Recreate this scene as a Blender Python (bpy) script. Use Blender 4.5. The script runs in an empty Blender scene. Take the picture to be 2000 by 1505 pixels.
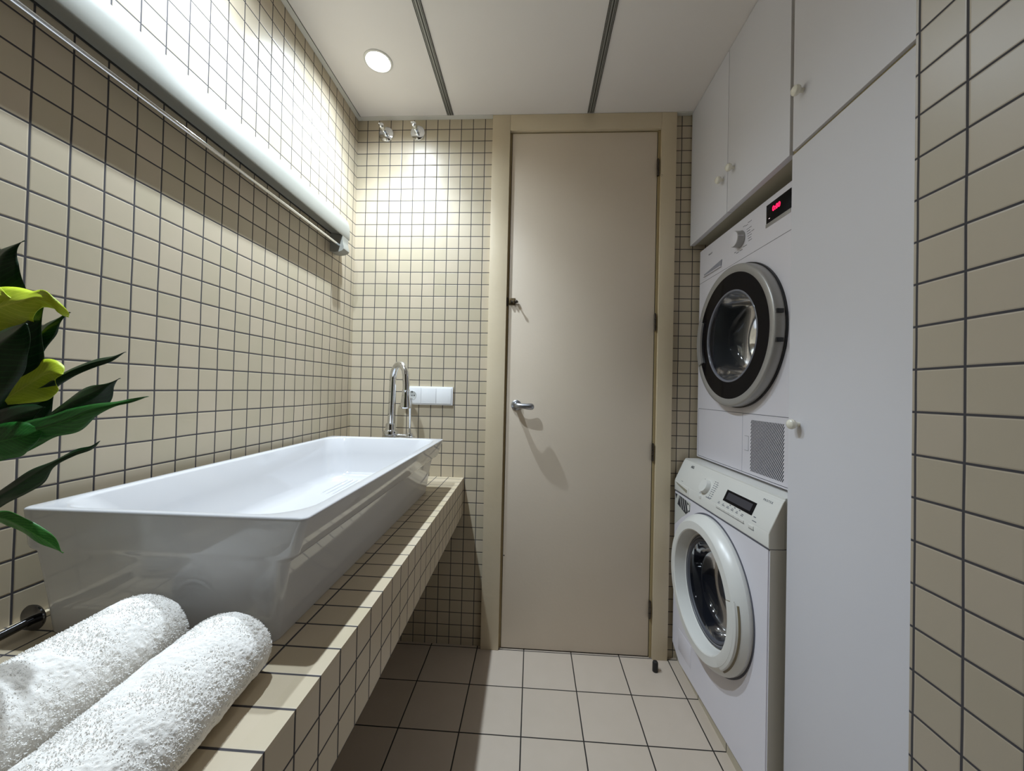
import bpy, bmesh, math, random
from mathutils import Vector, Matrix
import numpy as np
random.seed(7)
C = bpy.context.scene.collection
sc = bpy.context.scene
PI = math.pi

# ------------------------------------------------------------------ camera
F_PX = 737.693
cam = bpy.data.cameras.new('camera')
cam.sensor_width = 36.0
cam.lens = F_PX * 36.0 / 2000.0
cam.clip_start = 0.01
camo = bpy.data.objects.new('camera', cam)
R_ = Vector((0.99825, 0.054341, 0.023302)); F_ = Vector((-0.054633, 0.998433, 0.012085))
R_.normalize(); F_ = (F_ - R_ * F_.dot(R_)).normalized(); U_ = R_.cross(F_)
camo.matrix_world = Matrix(((R_.x, U_.x, -F_.x, 0.80756), (R_.y, U_.y, -F_.y, -1.64095), (R_.z, U_.z, -F_.z, 1.11053), (0, 0, 0, 1)))
C.objects.link(camo)
sc.camera = camo
# ------------------------------------------------------------------ world, exposure
w = bpy.data.worlds.new('world'); sc.world = w; w.use_nodes = True
w.node_tree.nodes['Background'].inputs[0].default_value = (0.9, 0.95, 1, 1)
w.node_tree.nodes['Background'].inputs[1].default_value = 0.02
sc.view_settings.view_transform = 'Standard'; sc.view_settings.look = 'None'
sc.view_settings.gamma = 1; sc.view_settings.use_curve_mapping = False
sc.view_settings.exposure = 1.10
sc.cycles.max_bounces = 16; sc.cycles.diffuse_bounces = 6; sc.cycles.glossy_bounces = 6
sc.cycles.sample_clamp_indirect = 6.0
# ------------------------------------------------------------------ lamps (each a recessed downlight of the ceiling)
CEIL = 2.3045
LAMPS = [('downlight', 0.215, -0.300, 9.5, 'small bright round spotlight recessed in the left ceiling panel near the back wall'),
         ('downlight', 0.215, -0.870, 9.5, 'round recessed spotlight in the left ceiling panel above the near end of the sink'),
         ('downlight', 0.960, -2.050, 0.7, 'round recessed spotlight in the ceiling at the near end of the room')]
LAMP_COL = (0.76, 0.885, 1.0)
WIDE, NARROW, BEAM = 0.78, 3.2, 110

# ================================================================== helpers
def srgb(r, g, b):
    f = lambda c: (c / 255 / 12.92) if c / 255 <= 0.04045 else ((c / 255 + 0.055) / 1.055) ** 2.4
    return (f(r), f(g), f(b), 1)

def newmat(name, col=(.8, .8, .8, 1), rough=.5, metal=0.0, **kw):
    m = bpy.data.materials.new(name); m.use_nodes = True
    b = m.node_tree.nodes['Principled BSDF']
    b.inputs['Base Color'].default_value = col
    b.inputs['Roughness'].default_value = rough
    b.inputs['Metallic'].default_value = metal
    for k, v in kw.items():
        b.inputs[k.replace('_', ' ')].default_value = v
    return m

def N(m, t, **kw):
    n = m.node_tree.nodes.new(t)
    for k, v in kw.items(): setattr(n, k, v)
    return n

def math_node(m, op, a, b=None, c=None):
    n = N(m, 'ShaderNodeMath', operation=op)
    for i, v in enumerate((a, b, c)):
        if v is None: continue
        if isinstance(v, (int, float)): n.inputs[i].default_value = v
        else: m.node_tree.links.new(v, n.inputs[i])
    return n.outputs[0]

def mottled(name, c1, c2, scale=6, rough=.5, bump=0.0, bscale=200, metal=0.0, detail=3, **kw):
    """two close colours mixed by noise, with an optional fine bump"""
    m = newmat(name, c1, rough, metal, **kw)
    nt = m.node_tree; b = nt.nodes['Principled BSDF']
    tc = N(m, 'ShaderNodeTexCoord')
    no = N(m, 'ShaderNodeTexNoise'); no.inputs['Scale'].default_value = scale; no.inputs['Detail'].default_value = detail
    nt.links.new(tc.outputs['Object'], no.inputs['Vector'])
    mx = N(m, 'ShaderNodeMix', data_type='RGBA')
    nt.links.new(no.outputs['Fac'], mx.inputs['Factor'])
    mx.inputs[6].default_value = c1; mx.inputs[7].default_value = c2
    nt.links.new(mx.outputs[2], b.inputs['Base Color'])
    if bump:
        n2 = N(m, 'ShaderNodeTexNoise'); n2.inputs['Scale'].default_value = bscale; n2.inputs['Detail'].default_value = 2
        nt.links.new(tc.outputs['Object'], n2.inputs['Vector'])
        bp = N(m, 'ShaderNodeBump'); bp.inputs['Strength'].default_value = bump; bp.inputs['Distance'].default_value = .002
        nt.links.new(n2.outputs['Fac'], bp.inputs['Height']); nt.links.new(bp.outputs[0], b.inputs['Normal'])
    return m

def tiles(name, axes, offs, pitch, gw, c1, c2, grout, rough=.35, limit=None, wob=.0009, vary=.5, bumpd=.0004):
    """square tiles: axes like 'YZ', line offsets, pitch, grout width; limit=(axis, value): no lines of the first axis beyond value"""
    m = newmat(name, c1, rough)
    nt = m.node_tree; b = nt.nodes['Principled BSDF']
    tc = N(m, 'ShaderNodeTexCoord'); sp = N(m, 'ShaderNodeSeparateXYZ')
    nt.links.new(tc.outputs['Object'], sp.inputs[0])
    wn = N(m, 'ShaderNodeTexNoise'); wn.inputs['Scale'].default_value = 9; wn.inputs['Detail'].default_value = 1
    nt.links.new(tc.outputs['Object'], wn.inputs['Vector'])
    wsp = N(m, 'ShaderNodeSeparateColor'); nt.links.new(wn.outputs['Color'], wsp.inputs[0])
    ds, fl = [], []
    for i, ax in enumerate(axes):
        o = sp.outputs[ax]
        wob_ = math_node(m, 'MULTIPLY', math_node(m, 'SUBTRACT', wsp.outputs[i], .5), wob * 2)
        o = math_node(m, 'ADD', o, wob_)
        u = math_node(m, 'DIVIDE', math_node(m, 'SUBTRACT', o, offs[i]), pitch)
        f = math_node(m, 'FRACT', u)
        d = math_node(m, 'MULTIPLY', math_node(m, 'MINIMUM', f, math_node(m, 'SUBTRACT', 1.0, f)), pitch)
        if limit and i == 0:
            d = math_node(m, 'ADD', d, math_node(m, 'GREATER_THAN', sp.outputs[limit[0]], limit[1]))
        ds.append(d); fl.append(math_node(m, 'FLOOR', u))
    d = math_node(m, 'MINIMUM', ds[0], ds[1])
    mr = N(m, 'ShaderNodeMapRange', interpolation_type='SMOOTHSTEP')
    mr.inputs[1].default_value = gw * .5 - .0003; mr.inputs[2].default_value = gw * .5 + .0004
    nt.links.new(d, mr.inputs[0])
    cx = N(m, 'ShaderNodeCombineXYZ'); nt.links.new(fl[0], cx.inputs[0]); nt.links.new(fl[1], cx.inputs[1])
    wh = N(m, 'ShaderNodeTexWhiteNoise', noise_dimensions='3D'); nt.links.new(cx.outputs[0], wh.inputs['Vector'])
    cl = N(m, 'ShaderNodeTexNoise'); cl.inputs['Scale'].default_value = 14; cl.inputs['Detail'].default_value = 3
    nt.links.new(tc.outputs['Object'], cl.inputs['Vector'])
    fac = math_node(m, 'ADD', math_node(m, 'MULTIPLY', wh.outputs['Value'], vary), math_node(m, 'MULTIPLY', cl.outputs['Fac'], 1 - vary))
    mx = N(m, 'ShaderNodeMix', data_type='RGBA'); nt.links.new(fac, mx.inputs['Factor'])
    mx.inputs[6].default_value = c1; mx.inputs[7].default_value = c2
    m2 = N(m, 'ShaderNodeMix', data_type='RGBA'); nt.links.new(mr.outputs[0], m2.inputs['Factor'])
    m2.inputs[6].default_value = grout; nt.links.new(mx.outputs[2], m2.inputs[7])
    nt.links.new(m2.outputs[2], b.inputs['Base Color'])
    ro = N(m, 'ShaderNodeMapRange'); ro.inputs[3].default_value = .9; ro.inputs[4].default_value = rough
    nt.links.new(mr.outputs[0], ro.inputs[0]); nt.links.new(ro.outputs[0], b.inputs['Roughness'])
    mb = N(m, 'ShaderNodeMapRange', interpolation_type='SMOOTHSTEP')
    mb.inputs[1].default_value = gw * .35; mb.inputs[2].default_value = gw * .5 + .0018
    nt.links.new(d, mb.inputs[0])
    bp = N(m, 'ShaderNodeBump'); bp.inputs['Strength'].default_value = .8; bp.inputs['Distance'].default_value = bumpd
    nt.links.new(mb.outputs[0], bp.inputs['Height']); nt.links.new(bp.outputs[0], b.inputs['Normal'])
    return m

def link(name, bm, mat, parent=None, smooth=False, sharp=None):
    me = bpy.data.meshes.new(name)
    bmesh.ops.recalc_face_normals(bm, faces=bm.faces)
    bm.to_mesh(me); bm.free()
    if mat: me.materials.append(mat)
    if smooth:
        me.polygons.foreach_set('use_smooth', [True] * len(me.polygons))
        if sharp: me.set_sharp_from_angle(angle=math.radians(sharp))
    o = bpy.data.objects.new(name, me); C.objects.link(o)
    if parent: o.parent = parent
    return o

def tag(o, label=None, cat=None, group=None, kind=None):
    if label: o['label'] = label
    if cat: o['category'] = cat
    if group: o['group'] = group
    if kind: o['kind'] = kind
    return o

def empty(name, loc=(0, 0, 0), rz=0.0, **kw):
    o = bpy.data.objects.new(name, None); C.objects.link(o)
    o.location = loc; o.rotation_euler = (0, 0, rz); o.empty_display_size = .05
    return tag(o, **kw)

def add_box(bm, lo, hi, bev=0.0, seg=2):
    r = bmesh.ops.create_cube(bm, size=1)
    vs = r['verts']
    for v in vs:
        v.co = Vector([lo[i] + (v.co[i] + .5) * (hi[i] - lo[i]) for i in range(3)])
    if bev:
        es = list({e for v in vs for e in v.link_edges})
        bmesh.ops.bevel(bm, geom=es, offset=bev, segments=seg, profile=.6, affect='EDGES')
    return vs

def box(name, lo, hi, mat, parent=None, bev=0.0, seg=2):
    bm = bmesh.new(); add_box(bm, lo, hi, bev, seg)
    return link(name, bm, mat, parent, smooth=bev > 0, sharp=35)

def add_tube(bm, pts, r, seg=16, cap=True, closed=False):
    pts = [Vector(p) for p in pts]
    rr = r if isinstance(r, (list, tuple)) else [r] * len(pts)
    n = len(pts); rings = []; prev = None
    for i, p in enumerate(pts):
        if closed: t = (pts[(i + 1) % n] - pts[i - 1]).normalized()
        else: t = (pts[min(i + 1, n - 1)] - pts[max(i - 1, 0)]).normalized()
        if prev is None:
            a = Vector((0, 0, 1)) if abs(t.z) < .9 else Vector((1, 0, 0))
            x = t.cross(a).normalized()
        else: x = (prev - t * prev.dot(t)).normalized()
        prev = x; y = t.cross(x)
        rings.append([bm.verts.new(p + (x * math.cos(2 * PI * k / seg) + y * math.sin(2 * PI * k / seg)) * rr[i]) for k in range(seg)])
    for i in range(n if closed else n - 1):
        A, B = rings[i], rings[(i + 1) % n]
        for k in range(seg):
            bm.faces.new((A[k], A[(k + 1) % seg], B[(k + 1) % seg], B[k]))
    if cap and not closed:
        bm.faces.new(rings[0][::-1]); bm.faces.new(rings[-1])

def tube(name, pts, r, mat, parent=None, seg=16, closed=False):
    bm = bmesh.new(); add_tube(bm, pts, r, seg, closed=closed)
    return link(name, bm, mat, parent, smooth=True, sharp=50)

def add_lathe(bm, prof, origin, axis, seg=48, a0=0.0, a1=2 * PI, closeprof=False):
    """prof: (radius, distance along axis)"""
    ax = Vector(axis).normalized(); o = Vector(origin)
    a = Vector((0, 0, 1)) if abs(ax.z) < .9 else Vector((1, 0, 0))
    x = a.cross(ax).normalized(); y = ax.cross(x)
    full = abs(a1 - a0 - 2 * PI) < 1e-6
    n = seg if full else seg + 1
    rings = []
    for (r, d) in prof:
        if r < 1e-7: rings.append([bm.verts.new(o + ax * d)]); continue
        rings.append([bm.verts.new(o + ax * d + (x * math.cos(a0 + (a1 - a0) * k / seg) + y * math.sin(a0 + (a1 - a0) * k / seg)) * r) for k in range(n)])
    pairs = list(zip(rings, rings[1:])) + ([(rings[-1], rings[0])] if closeprof else [])
    for A, B in pairs:
        for k in range(seg):
            k2 = (k + 1) % n if full else k + 1
            q = []
            for v in (A[k % len(A)] if len(A) > 1 else A[0], A[k2] if len(A) > 1 else A[0], B[k2] if len(B) > 1 else B[0], B[k] if len(B) > 1 else B[0]):
                if v not in q: q.append(v)
            if len(q) > 2: bm.faces.new(q)
    if not full and closeprof:
        bm.faces.new([r[0] for r in rings]); bm.faces.new([r[-1] for r in rings][::-1])

def lathe(name, prof, origin, axis, mat, parent=None, seg=48, sharp=30, **kw):
    bm = bmesh.new(); add_lathe(bm, prof, origin, axis, seg, **kw)
    return link(name, bm, mat, parent, smooth=True, sharp=sharp)

def add_prism(bm, poly, z0, z1, plane='XY'):
    """extrude a polygon given in a plane along the third axis"""
    def P(a, b, c):
        return {'XY': (a, b, c), 'XZ': (a, c, b), 'YZ': (c, a, b)}[plane]
    A = [bm.verts.new(P(a, b, z0)) for a, b in poly]; B = [bm.verts.new(P(a, b, z1)) for a, b in poly]
    n = len(poly)
    for i in range(n): bm.faces.new((A[i], A[(i + 1) % n], B[(i + 1) % n], B[i]))
    bm.faces.new(A[::-1]); bm.faces.new(B)

def prism(name, poly, z0, z1, mat, parent=None, plane='XY', bev=0, seg=2, smooth=False):
    bm = bmesh.new(); add_prism(bm, poly, z0, z1, plane)
    if bev:
        bmesh.ops.bevel(bm, geom=list(bm.edges), offset=bev, segments=seg, profile=.6, affect='EDGES')
    return link(name, bm, mat, parent, smooth=bev > 0 or smooth, sharp=35)

def rrect(x0, x1, y0, y1, r, n=6):
    pts = []
    for cx, cy, a in ((x1 - r, y1 - r, 0), (x0 + r, y1 - r, 90), (x0 + r, y0 + r, 180), (x1 - r, y0 + r, 270)):
        for k in range(n + 1):
            t = math.radians(a + 90 * k / n); pts.append((cx + r * math.cos(t), cy + r * math.sin(t)))
    return pts

# ================================================================== materials
T1, T2 = srgb(198, 183, 161), srgb(182, 171, 145)
GR = srgb(62, 59, 62)
P5 = .053
M = {}
M['tile_left'] = tiles('tile_left', 'YZ', (-.0280, .0318), P5, .0031, T1, T2, GR)
M['tile_back'] = tiles('tile_back', 'XZ', (-.0093, .0318), P5, .0030, T1, T2, GR)
M['tile_right'] = tiles('tile_right', 'YZ', (-.0321, .0350), P5, .0028, srgb(178, 165, 148), srgb(168, 157, 137), GR)  # same wall tile in darker tones, the pillar's shade put into the colour
M['tile_counter'] = tiles('tile_counter', 'XY', (.450, -.936), P5, .0030, T1, srgb(186, 172, 142), GR, limit=('X', .47), wob=.0004)
M['tile_counter_front'] = tiles('tile_counter_front', 'YZ', (-.936, .7242), P5, .0030, T1, srgb(184, 170, 144), GR, wob=.0004)
M['tile_floor'] = tiles('tile_floor', 'XY', (.3945, -.0143), .2003, .0040, srgb(196, 182, 167), srgb(186, 172, 155), srgb(34, 30, 28), rough=.42, vary=.3, wob=.0006)
M['tile_step'] = tiles('tile_step', 'YX', (-.0143, .3945), .2003, .0034, srgb(190, 180, 160), srgb(180, 170, 148), srgb(50, 44, 38), rough=.4, vary=.3)
M['ceiling'] = mottled('ceiling_panel', srgb(234, 229, 226), srgb(226, 220, 217), 3, .75, .1, 60)
M['trim'] = newmat('trim_white', srgb(212, 210, 204), .45)
M['shelf'] = newmat('shelf_white', srgb(152, 151, 142), .4)
M['groove'] = newmat('groove_dark', srgb(52, 50, 46), .7)
M['alu'] = newmat('aluminium_strip', srgb(150, 150, 146), .4, .4)
M['chrome'] = newmat('chrome', (.82, .84, .87, 1), .07, 1.0)
M['satin'] = newmat('satin_metal', (.42, .43, .46, 1), .28, 1.0)
M['steel_dark'] = mottled('aged_hinge_metal', srgb(92, 84, 74), srgb(60, 54, 48), 60, .4, metal=.8)
M['brassy'] = mottled('aged_brass', srgb(150, 132, 100), srgb(96, 82, 62), 80, .35, metal=.85)
M['ceramic'] = newmat('white_ceramic', srgb(198, 197, 198), .05, IOR=1.62)
M['paint'] = mottled('door_paint', srgb(222, 208, 190), srgb(212, 197, 176), 2.2, .42, .12, 90)
M['casing'] = mottled('casing_paint', srgb(214, 200, 174), srgb(204, 187, 156), 4, .40, .2, 60)
M['lacquer'] = mottled('cabinet_white', srgb(218, 217, 223), srgb(212, 211, 217), 2, .40)
M['carcass'] = newmat('cabinet_carcass', srgb(176, 170, 150), .55)
M['edge'] = newmat('cabinet_edge_shaded', srgb(150, 136, 98), .6)
M['appl'] = newmat('appliance_white', srgb(222, 219, 226), .28)
M['appl2'] = newmat('appliance_warm_white', srgb(220, 219, 214), .30)
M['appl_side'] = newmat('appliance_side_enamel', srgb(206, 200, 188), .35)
M['line'] = newmat('panel_gap', srgb(88, 88, 98), .7)
M['print'] = newmat('printed_grey', srgb(96, 98, 108), .6)
M['printdk'] = newmat('printed_dark', srgb(48, 50, 56), .6)
M['silver'] = newmat('silver_plastic', srgb(168, 166, 164), .32, .35)
M['blackgl'] = newmat('black_glass', (.004, .004, .006, 1), .08, Specular_IOR_Level=.12)
M['blackpl'] = newmat('black_plastic', (.012, .012, .014, 1), .35)
M['rubber'] = newmat('grey_rubber', srgb(74, 76, 84), .55)
M['display'] = newmat('display_grey', srgb(58, 58, 66), .3)
M['rubberbk'] = newmat('black_rubber', (.012, .012, .012, 1), .6)
M['porc'] = newmat('porcelain_knob', srgb(232, 228, 214), .18)
M['plastic'] = newmat('switch_plastic', srgb(232, 232, 232), .3)
M['drum'] = mottled('drum_steel', (.10, .10, .09, 1), (.03, .03, .025, 1), 12, .30, metal=.8)
M['leaf_rod'] = newmat('chrome_dark', (.14, .14, .15, 1), .14, 1.0)
M['glassbowl'] = newmat('door_glass_bowl', (.30, .32, .36, 1), .08, Transmission_Weight=.9, IOR=1.45)
M['bowl_dark'] = newmat('door_bowl_dark', (.02, .022, .03, 1), .06, Transmission_Weight=.5, IOR=1.45)
M['vase'] = newmat('vase_glazed', srgb(200, 200, 196), .2)

def emis(name, col, s):
    m = bpy.data.materials.new(name); m.use_nodes = True; nt = m.node_tree; nt.nodes.clear()
    e = nt.nodes.new('ShaderNodeEmission'); o = nt.nodes.new('ShaderNodeOutputMaterial')
    e.inputs[0].default_value = (*col, 1); e.inputs[1].default_value = s; nt.links.new(e.outputs[0], o.inputs[0]); return m
M['lens'] = emis('lamp_lens', (1, 1, 1), 14.0)
M['red'] = emis('red_digits', (1.0, .01, .06), 1.6)

# ================================================================== room shell
YR = -2.9; XR = 2.12; PX = 1.2832; PY = -1.1405
def struct(o): o['kind'] = 'structure'; return o
struct(box('floor', (-.12, YR - .12, -.10), (XR + .12, .12, 0), M['tile_floor']))
struct(box('wall_left', (-.12, YR - .12, 0), (0, .12, CEIL), M['tile_left']))
struct(box('wall_back', (0, 0, 0), (XR + .12, .12, CEIL), M['tile_back']))
struct(box('wall_right', (PX, YR - .12, 0), (XR + .12, PY, CEIL), M['tile_right']))
struct(box('wall_alcove', (XR, PY, 0), (XR + .12, 0, CEIL), M['tile_right']))
struct(box('wall_rear', (0, YR - .12, 0), (PX, YR, CEIL), mottled('unlit_corridor_dark', srgb(58, 54, 50), srgb(48, 44, 42), 3, .6)))  # dark colour stands in for an unlit corridor, darkening reflections and fill
# tiled step that carries the machines
struct(box('trim_1', (1.4350, PY + .0005, 0), (XR, -.0005, .030), M['tile_step']))

# ceiling with round openings for the downlights
def ceiling_mesh():
    bm = bmesh.new(); h = .055; R = .042
    xs = sorted({-.12, XR + .12} | {round(l[1] + s * h, 5) for l in LAMPS for s in (-1, 1)})
    ys = sorted({YR - .12, .12} | {round(l[2] + s * h, 5) for l in LAMPS for s in (-1, 1)})
    for i in range(len(xs) - 1):
        for j in range(len(ys) - 1):
            cx, cy = (xs[i] + xs[i + 1]) / 2, (ys[j] + ys[j + 1]) / 2
            if any(abs(l[1] - cx) < 1e-3 and abs(l[2] - cy) < 1e-3 for l in LAMPS):
                n = 48; A, B = [], []
                for k in range(n):
                    t = 2 * PI * k / n; c, s = math.cos(t), math.sin(t); q = h / max(abs(c), abs(s))
                    A.append(bm.verts.new((cx + c * R, cy + s * R, CEIL))); B.append(bm.verts.new((cx + c * q, cy + s * q, CEIL)))
                for k in range(n): bm.faces.new((A[k], A[(k + 1) % n], B[(k + 1) % n], B[k]))
            else:
                bm.faces.new([bm.verts.new((a, b, CEIL)) for a, b in ((xs[i], ys[j]), (xs[i + 1], ys[j]), (xs[i + 1], ys[j + 1]), (xs[i], ys[j + 1]))])
    add_box(bm, (-.12, YR - .12, CEIL + .08), (XR + .12, .12, CEIL + .12))
    add_box(bm, (-.12, YR - .12, CEIL), (-.06, .12, CEIL + .08)); add_box(bm, (XR + .06, YR - .12, CEIL), (XR + .12, .12, CEIL + .08))
    add_box(bm, (-.06, .06, CEIL), (XR + .06, .12, CEIL + .08)); add_box(bm, (-.06, YR - .12, CEIL), (XR + .06, YR - .06, CEIL + .08))
    return bm
struct(link('ceiling', ceiling_mesh(), M['ceiling']))
# perimeter angle and the two joint strips
struct(box('trim_2', (0.0005, YR, CEIL - .0030), (.0185, -.001, CEIL - .0002), M['trim']))
struct(box('trim_3', (.0190, -.024, CEIL - .0030), (.6085, -.0005, CEIL - .0002), M['trim']))
struct(box('trim_4', (1.3925, -.024, CEIL - .0030), (1.457, -.0005, CEIL - .0002), M['trim']))
struct(box('trim_5', (.0188, YR, CEIL - .0012), (.0200, -.024, CEIL - .0001), M['groove']))
for n_, (x0, x1) in zip((6, 7), ((.4085, .4365), (1.0175, 1.0400))):
    c = (x0 + x1) / 2; s = struct(empty('trim_%d' % n_, (c, 0, CEIL)))
    box('strip_flange', (-.0105, YR, -.0022), (.0105, -.026, -.0003), M['alu'], s)
    for dx in (-.0135, -.0085, -.0012, .0068, .0118):
        wd = .0040 if dx == -.0012 else .0018
        box('strip_groove', (dx, YR, -.0026), (dx + wd, -.026, -.0004), M['groove'], s)

# ------------------------------------------------------------------ downlights
for i, (nm, x, y, pw, lab) in enumerate(LAMPS):
    d = empty(nm, (x, y, CEIL), label=lab, cat='ceiling light', group='recessed ceiling spotlights')
    lathe('trim_ring', [(.0420, .016), (.0420, -.0015), (.0440, -.0040), (.0500, -.0030), (.0510, -.0002), (.0510, .0)], (0, 0, 0), (0, 0, 1), M['trim'], d)
    lathe('reflector', [(.0419, .014), (.0419, .030), (0, .030)], (0, 0, 0), (0, 0, 1), M['satin'], d)
    lathe('lens', [(0, .0160), (.028, .0165), (.034, .020), (.034, .028)], (0, 0, 0), (0, 0, 1), M['lens'], d)
    # beam of a reflector lamp: a wide weak cone plus a strong narrow one
    for pw_, ang, bl in ((pw * WIDE, 160, .8), (pw * NARROW, BEAM, 1.0)):
        la = bpy.data.lights.new('lamp_light', 'SPOT'); la.energy = pw_; la.spot_size = math.radians(ang); la.spot_blend = bl
        la.shadow_soft_size = .014; la.color = LAMP_COL
        lo = bpy.data.objects.new('lamp_light', la); C.objects.link(lo); lo.location = (0, 0, .001); lo.parent = d

# ================================================================== door
door = struct(empty('door_1', (0, 0, 0)))
box('casing', (.6090, -.022, .0005), (.6860, -.0002, CEIL - .001), M['casing'], door, .0015)
box('casing', (1.3300, -.022, .0005), (1.3925, -.0002, CEIL - .001), M['casing'], door, .0015)
box('casing', (.6862, -.022, 2.2350), (1.3298, -.0002, CEIL - .001), M['casing'], door, .0015)
bm = bmesh.new()
add_box(bm, (.6862, -.0030, .001), (.6995, -.0004, 2.2345)); add_box(bm, (1.3200, -.0105, .001), (1.3298, -.0004, 2.2345), .001)
add_box(bm, (.6995, -.0030, 2.2300), (1.3200, -.0004, 2.2345))
link('jamb', bm, newmat('jamb_paint', srgb(160, 142, 104), .5), door)
box('door_leaf', (.6965, -.0078, .0055), (1.3170, -.0004, 2.2290), M['paint'], door, .0012)
bm = bmesh.new(); add_box(bm, (.6945, -.0036, .001), (.6963, -.0006, 2.2300)); add_box(bm, (1.3172, -.0036, .001), (1.3198, -.0006, 2.2300)); add_box(bm, (.6945, -.0036, .0008), (1.3198, -.0006, .0054)); add_box(bm, (.6945, -.0036, 2.2291), (1.3198, -.0006, 2.2305))
link('door_gap', bm, M['groove'], door)
for z in (2.0713, 1.4110, .8610, .2020):
    bm = bmesh.new()
    for k in range(3):
        add_lathe(bm, [(0, 0), (.0052, 0), (.0052, .0222), (0, .0222)], (1.3195, -.0135, z - .0355 + k * .0238), (0, 0, 1), 16)
    add_lathe(bm, [(0, 0), (.0036, .0), (.0036, .003), (0, .005)], (1.3195, -.0135, z + .0355), (0, 0, 1), 12)
    link('hinge', bm, M['steel_dark'], door, True, 40)
bm = bmesh.new()
for dx, dz in ((1.3305, 2.036), (1.3345, 2.0345), (1.3300, 2.0290)): add_lathe(bm, [(0, 0), (.0011, 0), (.0011, .0005), (0, .0007)], (dx + .002, -.022, dz), (0, -1, 0), 8)
add_lathe(bm, [(0, 0), (.0028, 0), (.0028, .0004), (0, .0008)], (.7005, -.0078, .398), (0, -1, 0), 10)
link('screw', bm, M['groove'], door)
# lever handle
hd = lathe('door_handle', [(0, 0), (.0215, 0), (.0225, .002), (.0215, .006), (.0170, .0085), (.0125, .0095), (.0110, .016)], (.7385, -.0078, 1.0460), (0, -1, 0), M['satin'], door)
bm = bmesh.new()
pp = [(.7385, -.018, 1.046), (.7385, -.034, 1.0462), (.7400, -.046, 1.0464), (.7450, -.0535, 1.0462), (.7540, -.0575, 1.0455), (.7660, -.0590, 1.0445), (.7800, -.0590, 1.0438), (.7930, -.0580, 1.0432), (.8040, -.0570, 1.0430), (.8110, -.0565, 1.0430), (.8150, -.0560, 1.0430)]
add_tube(bm, pp, [.0100, .0100, .0104, .0110, .0108, .0112, .0124, .0138, .0140, .0120, .0060], 20)
link('lever', bm, M['satin'], hd, True, 60)
# sliding bolt
lt = box('latch', (.6968, -.0110, 1.4790), (.7240, -.0080, 1.5090), M['brassy'], door, .0008)
box('bolt', (.7000, -.0185, 1.4870), (.7370, -.0110, 1.4965), M['steel_dark'], lt, .003)
lathe('bolt_knob', [(0, 0), (.0032, 0), (.0032, .010), (.0052, .012), (.0052, .016), (0, .018)], (.7300, -.0175, 1.4900), (0, -1, 0), M['steel_dark'], lt, 16)
bm = bmesh.new(); add_box(bm, (.6990, -.0205, 1.4838), (.7060, -.0110, 1.5005), .001); add_box(bm, (.7150, -.0205, 1.4838), (.7215, -.0110, 1.5005), .001)
link('bolt_guide', bm, M['brassy'], lt, True, 35)
box('strike', (.6870, -.0130, 1.4760), (.6925, -.0035, 1.5110), M['steel_dark'], door, .0008)
# rubber stop on the floor
tag(lathe('door_stop', [(0, .0003), (.0105, .0003), (.0110, .0020), (.0108, .0340), (.0090, .0390), (.0040, .0410), (0, .0412)], (1.3225, -.0860, 0), (0, 0, 1), M['rubberbk'], None, 32),
    'small black rubber door stop on the floor below the right door casing', 'door stop')

# ================================================================== tiled counter
ct = empty('tiled_counter', (0, 0, 0), label='long cantilevered shelf counter covered in small beige tiles, carrying the white sink and towels', cat='counter')
poly = [(.0005, -.0005), (.5165, -.0005), (.5345, -1.0), (.5345, -2.6), (.0005, -2.6)]
o = prism('top_slab', poly, .7170, .7242, M['tile_counter'], ct)
bm = bmesh.new()
add_prism(bm, [(.470, -.0005), (.5163, -.0005), (.5343, -1.0), (.5343, -2.6), (.470, -2.6)], .5652, .7168)
link('front_apron', bm, M['tile_counter_front'], ct)
box('support_slab', (.0005, -2.6, .6200), (.4698, -.0005, .7168), newmat('counter_underside', srgb(120, 110, 90), .8), ct)

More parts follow.
